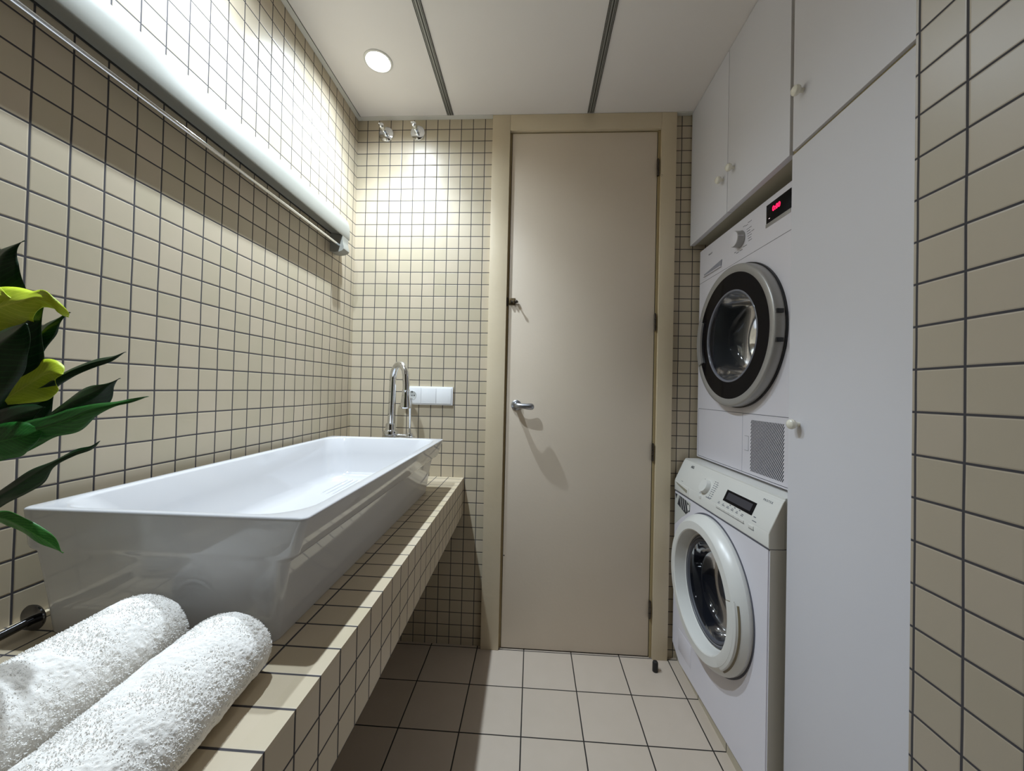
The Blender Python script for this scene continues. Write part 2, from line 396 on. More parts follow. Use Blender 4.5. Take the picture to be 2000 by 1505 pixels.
# ================================================================== laundry sink
sk = empty('laundry_sink', (.0350, -1.1080, .7242), math.radians(.8), label='large rectangular white ceramic laundry sink standing on the beige tiled counter', cat='sink')
W_, L_ = .4450, .9150
def loops_mesh(loops, n=8, cap_last=True, cap_first=True):
    bm = bmesh.new(); rings = []
    for (x0, x1, y0, y1, z, r) in loops:
        rings.append([bm.verts.new((a, b, z)) for a, b in rrect(x0, x1, y0, y1, r, n)])
    for A, B in zip(rings, rings[1:]):
        m_ = len(A)
        for k in range(m_): bm.faces.new((A[k], A[(k + 1) % m_], B[(k + 1) % m_], B[k]))
    if cap_first: bm.faces.new(rings[0][::-1])
    if cap_last: bm.faces.new(rings[-1])
    return bm
lo_ = [(.0440, W_ - .0480, .0080, L_ - .055, .0003, .016), (.0420, W_ - .0470, .0060, L_ - .052, .004, .018), (.0320, W_ - .0405, .0040, L_ - .045, .060, .018),
       (.0200, W_ - .0325, .0015, L_ - .034, .1180, .018), (.0185, W_ - .0310, .0015, L_ - .032, .1235, .018), (.0160, W_ - .0270, .0012, L_ - .028, .1270, .018), (.0080, W_ - .0175, .0008, L_ - .015, .1305, .016), (.0060, W_ - .0150, .0006, L_ - .012, .1350, .014),
       (.0020, W_ - .0050, .0002, L_ - .004, .1720, .012), (.0005, W_ - .0010, .0, L_ - .001, .1850, .011), (0, W_, 0, L_, .1880, .011), (.0010, W_ - .0010, .0010, L_ - .0010, .1900, .011), (.0035, W_ - .0035, .0035, L_ - .0035, .1910, .010),
       (.0150, W_ - .0200, .0100, L_ - .0180, .1910, .070), (.0175, W_ - .0230, .0125, L_ - .0205, .1900, .070), (.0200, W_ - .0260, .0160, L_ - .0240, .1860, .072),
       (.0320, W_ - .0390, .0700, L_ - .0420, .1300, .080), (.0480, W_ - .0560, .1300, L_ - .0620, .0700, .080), (.0620, W_ - .0700, .1600, L_ - .0800, .0520, .075), (.0860, W_ - .0940, .1950, L_ - .1040, .0455, .060),
       (.1800, W_ - .1800, .4000, L_ - .3200, .0445, .020)]
bm = loops_mesh(lo_)
link('basin', bm, M['ceramic'], sk, True, 60)
bm = bmesh.new()  # low ribs shaped to imitate tile reflections in the basin floor
for k in range(9): add_tube(bm, [(.1180 + .0190 * k, .62, .0425), (.1180 + .0190 * k, .64, .0440), (.1180 + .0190 * k, .80, .0448), (.1180 + .0190 * k, .82, .0440)], [.002, .0036, .0036, .002], 16)
link('reflection_rib', bm, M['ceramic'], sk, True)
lathe('drain', [(.0, .0005), (.018, .0005), (.022, .0015), (.024, .0028), (.027, .0022), (.028, 0)], (W_ / 2, .26, .0452), (0, 0, 1), M['chrome'], sk)

# ================================================================== mixer tap behind the sink
tp = empty('mixer_tap', (.2228, -.100, .7245), label='chrome gooseneck mixer tap standing behind the sink at the back wall', cat='tap')
lathe('base', [(0, 0), (.030, 0), (.030, .006), (.021, .010), (.021, .162), (.0260, .172), (.0300, .178), (.0310, .184), (.0310, .202), (.0285, .207), (.0225, .209), (.0205, .214), (.0205, .232), (.0180, .237), (0, .237)], (0, 0, 0), (0, 0, 1), M['chrome'], tp, 40)
nk = []
for k in range(5): nk.append((.004 * k / 4, 0, .225 + .195 * k / 4))
for k in range(1, 17):
    t = PI * k / 16
    s = (1 - math.cos(t)) / 2
    nk.append((.004 + .076 * s, -.062 * s, .420 + .060 * math.sin(t)))
nk += [(.0825, -.064, .395), (.0828, -.065, .372)]
tube('spout', nk, .0138, M['chrome'], tp, 20)
lathe('spray_head', [(0, 0), (.0145, 0), (.0156, .003), (.0146, .006), (.0165, .030), (.0205, .058), (.0215, .070), (.0190, .074), (.0, .0735)], (.0828, -.065, .378), (0, 0, -1), M['chrome'], tp, 32)
lv = lathe('valve_body', [(0, 0), (.0200, 0), (.0200, .0030), (.0140, .0060), (.0135, .012), (.0095, .018), (0, .020)], (.0850, -.010, .1830), (0, 0, 1), M['chrome'], tp, 32)
tube('valve_link', [(.020, 0, .186), (.085, -.010, .186)], .0090, M['chrome'], tp, 14)
tube('lever', [(.0850, -.010, .198), (.0862, -.016, .235), (.0880, -.024, .290), (.0890, -.028, .312), (.0900, -.031, .330), (.0905, -.034, .345)], [.0045, .0040, .0048, .0075, .0080, .0060], M['chrome'], tp, 14)

# ================================================================== socket and switches
sw = empty('switch_plate', (.2480, 0, 1.0375), label='white triple wall plate with a round socket and two rocker switches beside the tap', cat='socket')
def frame_plate():
    bm = bmesh.new(); add_box(bm, (0, -.0105, 0), (.2130, -.0003, .0800), .0020); return bm
link('frame', frame_plate(), M['plastic'], sw, True, 35)
box('rocker', (.0735, -.0135, .0060), (.1395, -.0106, .0740), M['plastic'], sw, .0010)
box('rocker', (.1405, -.0135, .0060), (.2065, -.0106, .0740), M['plastic'], sw, .0010)
so = box('socket', (.0065, -.0125, .0060), (.0725, -.0106, .0740), M['plastic'], sw, .0010)
lathe('socket_well', [(.0200, .0001), (.0192, .0008), (.0185, .0005), (0, .0004)], (.0330, -.0125, .0400), (0, -1, 0), newmat('well_grey', srgb(186, 186, 182), .4), so)
bm = bmesh.new()
for dx, dz, r in ((-.0100, 0, .0026), (.0100, 0, .0026), (0, 0, .0022), (0, .0155, .0030), (0, -.0155, .0026)):
    add_lathe(bm, [(0, 0), (r, 0), (r, .0006), (0, .0006)], (.0330 + dx, -.0130, .0400 + dz), (0, -1, 0), 16)
link('pin_hole', bm, M['blackpl'], so)

# ================================================================== stop valves under the ceiling
def valve(x, z, lab):
    v = empty('stop_valve', (x, 0, z), label=lab, cat='valve', group='chrome stop valves high on the back wall')
    lathe('flange', [(0, .0005), (.0320, .0005), (.0330, .0020), (.0315, .0050), (.0220, .0085), (.0140, .0100), (.0120, .0120), (.0, .0120)], (0, 0, 0), (0, -1, 0), M['chrome'], v)
    lathe('stem', [(.0075, .010), (.0075, .026), (.0098, .027), (.0100, .034), (.0075, .036), (.0075, .042)], (0, 0, 0), (0, -1, 0), M['chrome'], v, 24)
    lathe('knob', [(.0, .040), (.0085, .040), (.0112, .044), (.0118, .054), (.0105, .062), (.0060, .066), (0, .067)], (0, 0, 0), (0, -1, 0), M['chrome'], v, 24)
    tube('pin', [(-.003, -.052, 0), (-.010, -.053, .010), (-.0125, -.054, .0135)], [.0035, .0035, .0046], M['chrome'], v, 10)
valve(.1305, 2.2385, 'left one of two round chrome stop valves high on the back wall, nearer the corner')
valve(.2725, 2.2425, 'right one of two round chrome stop valves high on the back wall, nearer the door')

# ================================================================== wall shelf / rail over the sink
sh = empty('wall_shelf', (0, 0, 0), label='long white wall shelf with thin chrome rail under it, on the wall above the sink', cat='wall shelf')
prof = [(.0005, 1.712), (.0400, 1.7060), (.0455, 1.7030), (.0490, 1.7010), (.0505, 1.7060), (.0510, 1.7250), (.0500, 1.7450), (.0470, 1.7620), (.0420, 1.7760), (.0340, 1.7870), (.0220, 1.7950), (.0005, 1.7980)]
bm = bmesh.new()
add_prism(bm, prof, -1.62, -.150, 'XZ')
link('shelf_body', bm, M['shelf'], sh, True, 40)
def bracket(y0, y1, nm='end_bracket'):
    p = [(.0007, 1.640), (.0180, 1.636), (.0360, 1.638), (.0500, 1.6430), (.0555, 1.6500), (.0550, 1.6600), (.0510, 1.6720), (.0500, 1.6850), (.0508, 1.7005), (.0007, 1.7115)]
    bm = bmesh.new(); add_prism(bm, p, y0, y1, 'XZ'); return link(nm, bm, M['shelf'], sh, True, 40)
bracket(-.205, -.160); bracket(-1.62, -1.58)
tube('rail', [(.0360, -1.585, 1.6635), (.0360, -.2055, 1.6635)], .0048, M['chrome'], sh, 16)
box('contact_line', (.0006, -1.58, 1.7080), (.0030, -.206, 1.7115), M['groove'], sh)  # dark line drawn where the underside meets the wall

# ================================================================== cabinets (u runs along the wall towards the camera, depth = +y, front at y = 0)
KX = 1.4600; RZ = -PI / 2
def cabinet(name, u0, u1, z0, z1, doors, lab, depth=.62):
    e = empty(name, (KX, 0, 0), RZ, label=lab, cat='cabinet')
    bm = bmesh.new(); t = .016
    y0 = .0195
    add_box(bm, (u0, y0, z0), (u0 + t, depth, z1)); add_box(bm, (u1 - t, y0, z0), (u1, depth, z1))
    add_box(bm, (u0 + t, y0, z0), (u1 - t, depth, z0 + t)); add_box(bm, (u0 + t, y0, z1 - t), (u1 - t, depth, z1))
    add_box(bm, (u0 + t, depth - .006, z0 + t), (u1 - t, depth, z1 - t))
    link('carcass', bm, M['carcass'], e)
    for (a, b, c, d, ku, kz) in doors:
        dr = box('cabinet_door', (a, 0, c), (b, .0185, d), M['lacquer'], e, .0010)
        lathe('knob', [(0, 0), (.0055, 0), (.0050, .006), (.0056, .008), (.0105, .0120), (.0125, .0170), (.0115, .0225), (.0070, .0265), (0, .0280)], (ku, 0, kz), (0, -1, 0), M['porc'], dr, 24)
    return e
cabinet('wall_cabinet', .0120, .6300, 1.7420, CEIL - .0008, [(.0100, .3115, 1.7365, CEIL - .0015, .2850, 1.8650), (.3140, .6300, 1.7365, CEIL - .0015, .3560, 1.8680)],
        'white two-door cabinet hung over the dryer, with two small round knobs at its lower middle')
cabinet('wall_cabinet', .6420, 1.1380, 1.7420, CEIL - .0008, [(.6420, 1.1380, 1.7385, CEIL - .0015, .6780, 1.8690)],
        'white single-door top cabinet above the tall cupboard, round knob at its lower left')
cabinet('tall_cupboard', .6410, 1.1380, .0305, 1.7280, [(.6410, 1.1380, .0340, 1.7275, .6790, 1.0430)],
        'tall plain white cupboard door beside the washing machine and dryer, one round knob', .60)
# recessed edges between the cabinets, their shade put into the olive strip colour
sp_ = struct(empty('trim_8', (KX, 0, 0), RZ))
box('shaded_edge', (.6305, .010, 1.7300), (.6415, .030, CEIL - .001), M['edge'], sp_)
box('shaded_edge', (.6420, .008, 1.7285), (1.1380, .019, 1.7380), M['edge'], sp_)

# ================================================================== text bits
def text(name, s, size, loc, mat, parent, spacing=1.0, align='LEFT', bold=0.0):
    cu = bpy.data.curves.new(name, 'FONT'); cu.body = s; cu.size = size; cu.space_character = spacing
    cu.extrude = .00015; cu.offset = bold; cu.align_x = align
    tmp = bpy.data.objects.new(name, cu); C.objects.link(tmp)
    me = bpy.data.meshes.new_from_object(tmp.evaluated_get(bpy.context.evaluated_depsgraph_get()))
    bpy.data.objects.remove(tmp)
    me.materials.append(mat)
    o = bpy.data.objects.new(name, me); C.objects.link(o); o.parent = parent
    o.rotation_euler = (PI / 2, 0, 0); o.location = loc
    return o

def bore(o, u, z, r, depth):
    """cut a round opening into the front (local y = 0) of a machine body"""
    bm = bmesh.new(); add_lathe(bm, [(0, .02), (r, .02), (r, -depth), (0, -depth)], (u, 0, z), (0, -1, 0), 96)
    c = link('cutter', bm, None); c.parent = o.parent
    md = o.modifiers.new('bore', 'BOOLEAN'); md.operation = 'DIFFERENCE'; md.object = c; md.solver = 'EXACT'
    bpy.context.view_layer.update()
    me = bpy.data.meshes.new_from_object(o.evaluated_get(bpy.context.evaluated_depsgraph_get()))
    o.modifiers.clear(); o.data = me; bpy.data.objects.remove(c)
    me.set_sharp_from_angle(angle=math.radians(35))

def dashes(name, items, y, mat, parent, th=.0004):
    """tiny rows of print: (u, z, width, height)"""
    bm = bmesh.new()
    for (u, z, wd, h) in items:
        x = u
        while x < u + wd:
            s_ = random.uniform(.0012, .0026); e_ = min(x + s_, u + wd)
            add_box(bm, (x, y - th, z), (e_, y, z + h * random.uniform(.7, 1.0))); x = e_ + .0006
    return link(name, bm, mat, parent)

# ================================================================== washing machine
wa = math.atan2(-.5945, .0215)
wm = empty('washing_machine', (1.4115, -.0200, .0300), wa, label='white front-loading washing machine standing on the low tiled step under the dryer', cat='washing machine')
WW = .5946; D0 = .0060  # body starts above its feet (local z = world z - .03)
Z = lambda z: z - .0300
bm = bmesh.new()
add_prism(bm, [(0, Z(.0850)), (.0720, Z(.0400)), (WW, Z(.0400)), (WW, Z(.7095)), (0, Z(.7095))], .0, .545, 'XZ')
bmesh.ops.bevel(bm, geom=[e for e in bm.edges if e.calc_length() > .3], offset=.003, segments=2, affect='EDGES')
bore(link('body', bm, M['appl'], wm, True, 35), .3000, Z(.4550), .1640, .30)
box('side_panel', (WW, .0030, Z(.0410)), (WW + .0008, .5440, Z(.7090)), M['appl_side'], wm)
for u in (.09, WW - .05):
    for yy in (.06, .49): lathe('foot', [(0, 0), (.018, 0), (.018, .006), (.008, .008), (.008, .0105)], (u, yy, 0), (0, 0, 1), M['rubberbk'], wm, 20)
# sloping control panel
pan = [(-.0010, Z(.7110)), (-.0010, Z(.7520)), (.0360, Z(.8340)), (.0400, Z(.8390)), (.0400, Z(.7110))]
bm = bmesh.new(); add_prism(bm, pan, .0006, WW - .0004, 'YZ')
bmesh.ops.bevel(bm, geom=[e for e in bm.edges if e.calc_length() > .5 and min(v.co.y for v in e.verts) < .039], offset=.0025, segments=3, affect='EDGES')
cp = link('control_panel', bm, M['appl2'], wm, True, 30)
prism('side_cheek', [(.0, Z(.7110)), (.0, Z(.7520)), (.0365, Z(.8335)), (.0400, Z(.8380)), (.0400, Z(.7110))], WW - .0003, WW + .0008, M['appl_side'], wm, plane='YZ')
box('worktop', (.0, .0405, Z(.7110)), (WW, .545, Z(.8440)), M['appl2'], wm, .003)
box('panel_line', (.0010, -.0006, Z(.7088)), (WW - .001, .004, Z(.7108)), M['line'], wm)
# frame of the sloped face: origin on the bend line, w up the slope, normal outward
sl = Vector((0, .0370, .0820)).normalized(); nl = Vector((0, -sl.z, sl.y))
slope = Matrix(((1, 0, 0, 0), (0, sl.y, nl.y, -.0010), (0, sl.z, nl.z, Z(.7520)), (0, 0, 0, 1)))  # local (u, w, n)
def on_slope(o, parent=wm):
    o.parent = parent; o.matrix_local = slope; return o
def slope_box(name, lo, hi, mat, bev=.0):
    return on_slope(box(name, lo, hi, mat, None, bev))
WS = lambda z: (z - .7520) * .0900 / .0820   # world height -> distance up the slope
slope_box('display', (.3570, WS(.7700), .0), (.5080, WS(.8045), .0010), M['blackgl'])
slope_box('display_window', (.3690, WS(.7775), .0010), (.4950, WS(.7985), .0013), M['display'])
on_slope(lathe('dial', [(.0, .0), (.0250, 0), (.0245, .010), (.0225, .0150), (.0, .0160)], (.2380, WS(.7820), .0), (0, 0, 1), M['appl2'], None, 40))
def slope_text(name, s, size, u, z, mat, sp=1.0, b=0):
    t = text(name, s, size, (0, 0, 0), mat, wm, sp, bold=b)
    t.matrix_local = slope @ Matrix.Translation((u, WS(z), .0003)); return t
slope_text('brand_mark', 'AEG', .0130, .0790, .8190, M['printdk'], 1.0, .0005)
slope_text('series_mark', 'PROTEX', .0085, .5230, .8190, M['print'], 1.35, .0001)
bm = bmesh.new()
def tick(u, z, wd, h=.0022): add_box(bm, (u, WS(z), .0), (u + wd, WS(z) + h, .0003))
for k in range(7): tick(.2060 - (.010 if k % 2 else .004) + .0012 * k - .002, .7620 + .0068 * k, random.uniform(.004, .009))
for k in range(9):
    tick(.2730, .7560 + .0066 * k, random.uniform(.006, .010)); tick(.2860, .7560 + .0066 * k, random.uniform(.008, .014))
tick(.2130, .7545, .009); tick(.2600, .7530, .030)
for k in range(6):
    tick(.3370 + .0255 * k, .7560, random.uniform(.010, .017)); tick(.3390 + .0255 * k, .7600, random.uniform(.006, .012), .0018)
for k in range(3): tick(.3990 + .0255 * k, .7655, .0065, .0028)
tick(.5180, .7590, .018); tick(.5170, .7690, .010, .0028); tick(.0550, .7600, .014, .0014)
on_slope(link('panel_print', bm, M['print'], None))
for k in range(6): box('program_button', (.3330 + .0255 * k, -.0030, Z(.7400)), (.3575 + .0255 * k, -.0005, Z(.7478)), M['appl2'], wm, .0010)
box('start_button', (.5080, -.0030, Z(.7370)), (.5310, -.0005, Z(.7470)), M['appl2'], wm, .0010)
box('program_button', (.2140, -.0030, Z(.7370)), (.2280, -.0005, Z(.7470)), M['appl2'], wm, .0010)
bm = bmesh.new(); add_box(bm, (.3320, -.0016, Z(.7382)), (.4870, -.0006, Z(.7398))); add_box(bm, (.5075, -.0016, Z(.7352)), (.5325, -.0006, Z(.7368)))
link('button_shadow_gap', bm, M['print'], wm)
# detergent drawer with its finger recess
dw = box('detergent_drawer', (.0060, -.0022, Z(.7150)), (.1300, -.0008, Z(.7500)), M['appl2'], wm, .0006)
prism('handle_recess', [(.0150, Z(.7480)), (.1190, Z(.7380)), (.1150, Z(.7260)), (.0300, Z(.7400))], -.0026, -.0021, newmat('recess_shade', srgb(150, 146, 130), .6), dw, plane='XZ')
# energy sticker
st = prism('sticker', [(.0060, Z(.6550)), (.0060, Z(.7000)), (.0480, Z(.7000)), (.1480, Z(.6960)), (.1420, Z(.6660)), (.1080, Z(.6420)), (.0700, Z(.6200)), (.0060, Z(.5700))], -.0004, -.0001, newmat('sticker_grey', srgb(196, 196, 190), .5), wm, plane='XZ')
bm = bmesh.new()
add_prism(bm, [(.0480, Z(.6990)), (.1050, Z(.6960)), (.1400, Z(.6860)), (.1400, Z(.6640)), (.1060, Z(.6430)), (.0300, Z(.6600))], -.0008, -.0004, 'XZ')
add_prism(bm, [(.0065, Z(.6990)), (.0280, Z(.6990)), (.0150, Z(.6780))], -.0008, -.0004, 'XZ')
link('sticker_black', bm, M['printdk'], st)
bm = bmesh.new()
for k in range(4): add_prism(bm, [(.0500 + .020 * k, Z(.6960)), (.0530 + .020 * k, Z(.6960)), (.0700 + .020 * k, Z(.6530 - .0 * k)), (.0670 + .020 * k, Z(.6530))], -.0011, -.0008, 'XZ')
add_prism(bm, rrect(.1220, .1370, Z(.6640), Z(.6860), .006), -.0011, -.0008, 'XZ')
link('sticker_white', bm, M['appl2'], st)
# round door
uc, zc = .3000, Z(.4550)
dr = empty('door', (0, 0, 0)); dr.parent = wm
lathe('door_rim', [(.2380, .0), (.2395, .0120), (.2360, .0220), (.2200, .0420), (.2150, .0450), (.1890, .0460), (.1855, .0435), (.1760, .0080), (.1700, .0010)], (uc, 0, zc), (0, -1, 0), M['appl2'], dr, 96, 22)
lathe('rim_shadow_ring', [(.2380, .0), (.2440, .0), (.2440, .0012), (.2380, .0012)], (uc, 0, zc), (0, -1, 0), M['line'], dr, 96)
lathe('gasket', [(.1705, .0012), (.1660, .0080), (.1600, .0040), (.1560, .0080), (.1500, .0060), (.1480, .0010)], (uc, 0, zc), (0, -1, 0), M['rubber'], dr, 96, 60)
lathe('door_glass', [(.1485, .0012), (.1440, -.0100), (.1400, -.0350), (.1300, -.0600), (.0900, -.0750), (0, -.0800)], (uc, 0, zc), (0, -1, 0), M['bowl_dark'], dr, 96, 60)
lathe('drum', [(.1630, -.0005), (.1620, -.290), (0, -.290)], (uc, 0, zc), (0, -1, 0), M['blackpl'], wm, 64)
lathe('glass_ring', [(.1640, .0042), (.1630, .0060), (.1618, .0060), (.1610, .0042)], (uc, 0, zc), (0, -1, 0), M['silver'], dr, 96)
# handle segment on the right of the rim (angle measured from +z towards +u)
a0, a1 = math.radians(72), math.radians(138)
bm = bmesh.new()
def arc_piece(prof, t0, t1, seg=40):
    rings = []
    for k in range(seg + 1):
        t = t0 + (t1 - t0) * k / seg
        rings.append([bm.verts.new((uc + r * math.sin(t), -d, zc + r * math.cos(t))) for r, d in prof])
    n = len(prof)
    for A, B in zip(rings, rings[1:]):
        for i in range(n): bm.faces.new((A[i], A[(i + 1) % n], B[(i + 1) % n], B[i]))
    bm.faces.new(rings[0][::-1]); bm.faces.new(rings[-1])
arc_piece([(.1880, .0430), (.1890, .0470), (.2080, .0478), (.2230, .0412), (.2250, .0330), (.2050, .0420)], a0, a1)
link('door_handle', bm, M['appl2'], dr, True, 40)
bm = bmesh.new(); arc_piece([(.2265, .0360), (.2300, .0325), (.2285, .0300), (.2250, .0330)], a0 + .03, a1)
for t in (a0 - .012, a1 + .004):
    arc_piece([(.1885, .0440), (.1900, .0462), (.2080, .0464), (.2230, .0395), (.2200, .038)], t, t + .008, 2)
link('handle_groove', bm, newmat('groove_beige', srgb(120, 108, 84), .6), dr)
box('filter_flap', (.0600, -.0006, Z(.0900)), (.1700, -.0001, Z(.1720)), M['appl'], wm, .0002)

# ================================================================== dryer
da = math.atan2(-.5945, .0145)
dy = empty('tumble_dryer', (1.4975, -.0200, .8445), da, label='white tumble dryer with silver-rimmed dark door, stacked on top of the washing machine', cat='tumble dryer')
Z = lambda z: z - .8445
DW = .5946
bore(box('body', (0, .0, Z(.8530)), (DW, .545, Z(1.7090)), M['appl'], dy, .0035, 3), .2974, Z(1.3100), .1700, .30)
for u in (.05, DW - .05):
    for yy in (.05, .49): lathe('foot', [(0, 0), (.016, 0), (.016, .004), (.0, .0085)], (u, yy, 0), (0, 0, 1), M['rubberbk'], dy, 16)
box('stacking_plate', (.004, .030, Z(.8450)), (DW - .004, .50, Z(.8528)), M['appl'], dy)
bm = bmesh.new()
box('panel_line', (.0010, -.0004, Z(1.5710)), (DW - .001, .001, Z(1.5722)), M['line'], dy)
add_box(bm, (.0120, -.0004, Z(1.0515)), (.5560, .001, Z(1.0530))); add_box(bm, (.0120, -.0004, Z(.8590)), (.5560, .001, Z(.8606)))
add_box(bm, (.5550, -.0004, Z(.8590)), (.5564, .001, Z(1.0530))); add_box(bm, (.0120, -.0004, Z(.8590)), (.0128, .001, Z(1.0530)))
link('flap_outline', bm, M['line'], dy)
box('flap_split', (.3265, -.0005, Z(.8606)), (.3273, .001, Z(1.0515)), newmat('soft_gap', srgb(170, 170, 184), .6), dy)
bm = bmesh.new()
for (a, b, c, d_) in ((.3400, .3620, .9790, .9797), (.3400, .3620, .9320, .9327), (.3613, .3620, .9320, .9797)): add_box(bm, (a, -.0005, Z(c)), (b, .0005, Z(d_)))
link('flap_latch', bm, M['print'], dy)
# vent grille: slanted slots
bm = bmesh.new(); gx0, gx1, gz0, gz1 = .3735, .5275, Z(.8710), Z(1.0330)
dx_, dz_ = .0620, .1000; s = math.hypot(dx_, dz_); pitch = .0105
def clip(p0, p1):
    t0, t1 = 0.0, 1.0
    for (p, q) in ((-(p1[0] - p0[0]), p0[0] - gx0), (p1[0] - p0[0], gx1 - p0[0]), (-(p1[1] - p0[1]), p0[1] - gz0), (p1[1] - p0[1], gz1 - p0[1])):
        if abs(p) < 1e-9:
            if q < 0: return None
            continue
        r = q / p
        if p < 0: t0 = max(t0, r)
        else: t1 = min(t1, r)
    return None if t1 - t0 < 1e-3 else ([p0[i] + t0 * (p1[i] - p0[i]) for i in (0, 1)], [p0[i] + t1 * (p1[i] - p0[i]) for i in (0, 1)])
for k in range(40):
    xx = gx0 - .115 + k * pitch * .66
    cpt = clip((xx, gz0), (xx + dx_ * 2.2, gz0 + dz_ * 2.2))
    if not cpt: continue
    (ax_, az_), (bx_, bz_) = cpt
    ux, uz = dx_ / s, dz_ / s; nx_, nz_ = -uz * .0013, ux * .0013
    add_prism(bm, [(ax_ + nx_, az_ + nz_), (ax_ - nx_, az_ - nz_), (bx_ - nx_, bz_ - nz_), (bx_ + nx_, bz_ + nz_)], -.0006, .0004, 'XZ')
link('vent_grille', bm, newmat('slot_dark', srgb(64, 64, 72), .7), dy)
# control panel
dp = box('display', (.4360, -.0012, Z(1.6330)), (.5430, .0010, Z(1.6890)), M['blackgl'], dy, .0004)
text('display_digits', '0:00', .0200, (.4640, -.0013, Z(1.6600)), M['red'], dp, 1.02, bold=.0007)
box('display_lamp', (.4480, -.0016, Z(1.6440)), (.4535, -.0012, Z(1.6452)), emis('dim_white', (1, .8, .8), .7), dp)
box('display_bar', (.4330, -.0012, Z(1.6215)), (.5415, .0010, Z(1.6328)), M['silver'], dy, .0004)
dl = lathe('dial', [(0, 0), (.0275, 0), (.0285, .002), (.0270, .004), (.0265, .0220), (.0250, .0240)], (.2975, 0, Z(1.6430)), (0, -1, 0), M['silver'], dy, 48)
lathe('dial_face', [(.0250, .0240), (.0235, .0246), (0, .0250)], (.2975, 0, Z(1.6430)), (0, -1, 0), M['appl'], dl, 48)
box('dial_mark', (.3235, -.0225, Z(1.6445)), (.3246, -.0050, Z(1.6470)), M['appl'], dl)
its = []
for k in range(6): its.append((.3330 + .002 * (5 - k), 1.6180 + .0085 * k, random.uniform(.012, .030), .0020))
its += [(.3120, 1.6780, .012, .002), (.3260, 1.6750, .014, .002), (.3400, 1.6800, .020, .002), (.2620, 1.6080, .010, .0022), (.2740, 1.6020, .014, .0022), (.2950, 1.6030, .016, .0022), (.3150, 1.6090, .020, .0022), (.3600, 1.6440, .014, .002)]
dashes('panel_print', [(u, Z(z), wd, h) for u, z, wd, h in its], -.0001, M['print'], dy)
text('brand_mark', 'BALAY', .0085, (.0760, -.0002, Z(1.6660)), M['printdk'], dy, 1.15, bold=.0001)
bm = bmesh.new(); add_prism(bm, [(.0430, Z(1.5990)), (.0500, Z(1.5925)), (.1760, Z(1.5925)), (.1800, Z(1.6150))], -.0030, .0005, 'XZ')
wd_ = link('water_drawer_grip', bm, newmat('grip_grey', srgb(150, 150, 160), .5), dy)
box('grip_lip', (.0400, -.0060, Z(1.5890)), (.1780, .0005, Z(1.5925)), M['appl'], dy, .0010)
# round door
uc, zc = .2974, Z(1.3100)
dd = empty('door', (0, 0, 0)); dd.parent = dy
lathe('door_seal', [(.2420, .0001), (.2420, .0060), (.2340, .0060)], (uc, 0, zc), (0, -1, 0), M['blackpl'], dd, 96)
lathe('door_rim', [(.2360, .0050), (.2385, .0060), (.2385, .0300), (.2360, .0340), (.2320, .0358), (.2170, .0352), (.2120, .0330)], (uc, 0, zc), (0, -1, 0), M['silver'], dd, 96, 35)
lathe('door_mask', [(.2125, .0332), (.1720, .0325), (.1560, .0318), (.1545, .0290)], (uc, 0, zc), (0, -1, 0), M['blackgl'], dd, 96, 40)
lathe('glass_bowl', [(.1545, .0290), (.1500, .0150), (.1420, -.0200), (.1350, -.0550), (.1150, -.0750), (.0700, -.0850), (0, -.0870)][::1], (uc, 0, zc), (0, -1, 0), M['glassbowl'], dd, 96, 60)
lathe('bowl_rim', [(.1560, .0320), (.1540, .0335), (.1500, .0325), (.1485, .0280), (.1500, .0240)], (uc, 0, zc), (0, -1, 0), newmat('bowl_rim_grey', srgb(120, 122, 132), .12), dd, 96, 60)
bm = bmesh.new()
arc_ = [math.radians(a) for a in (247, 293)]
arc_piece([(.1950, .0335), (.1960, .0400), (.2240, .0400), (.2290, .0350)], arc_[0], arc_[1], 24)
link('door_handle', bm, M['silver'], dd, True, 40)
bm = bmesh.new()
bm.free()
for zz in (1.3490, 1.2680): box('hinge_slot', (uc + .2310, -.0310, Z(zz) - .0060), (uc + .2400, -.0120, Z(zz) + .0060), M['blackpl'], dd)
lathe('drum', [(.1690, -.0005), (.1680, -.290), (.0, -.292)], (uc, 0, zc), (0, -1, 0), M['drum'], dy, 64)

# ================================================================== towels
def smooth_noise(rnd, nu, nv, su, sv):
    """random field on a torus-like grid, blurred with box passes of width su, sv"""
    a = rnd.normal(size=(nv, nu))
    for _ in range(3):
        for ax, w_ in ((0, sv), (1, su)):
            k = sum(np.roll(a, q, ax) for q in range(-w_, w_ + 1)) / (2 * w_ + 1); a = k
    return a / a.std()

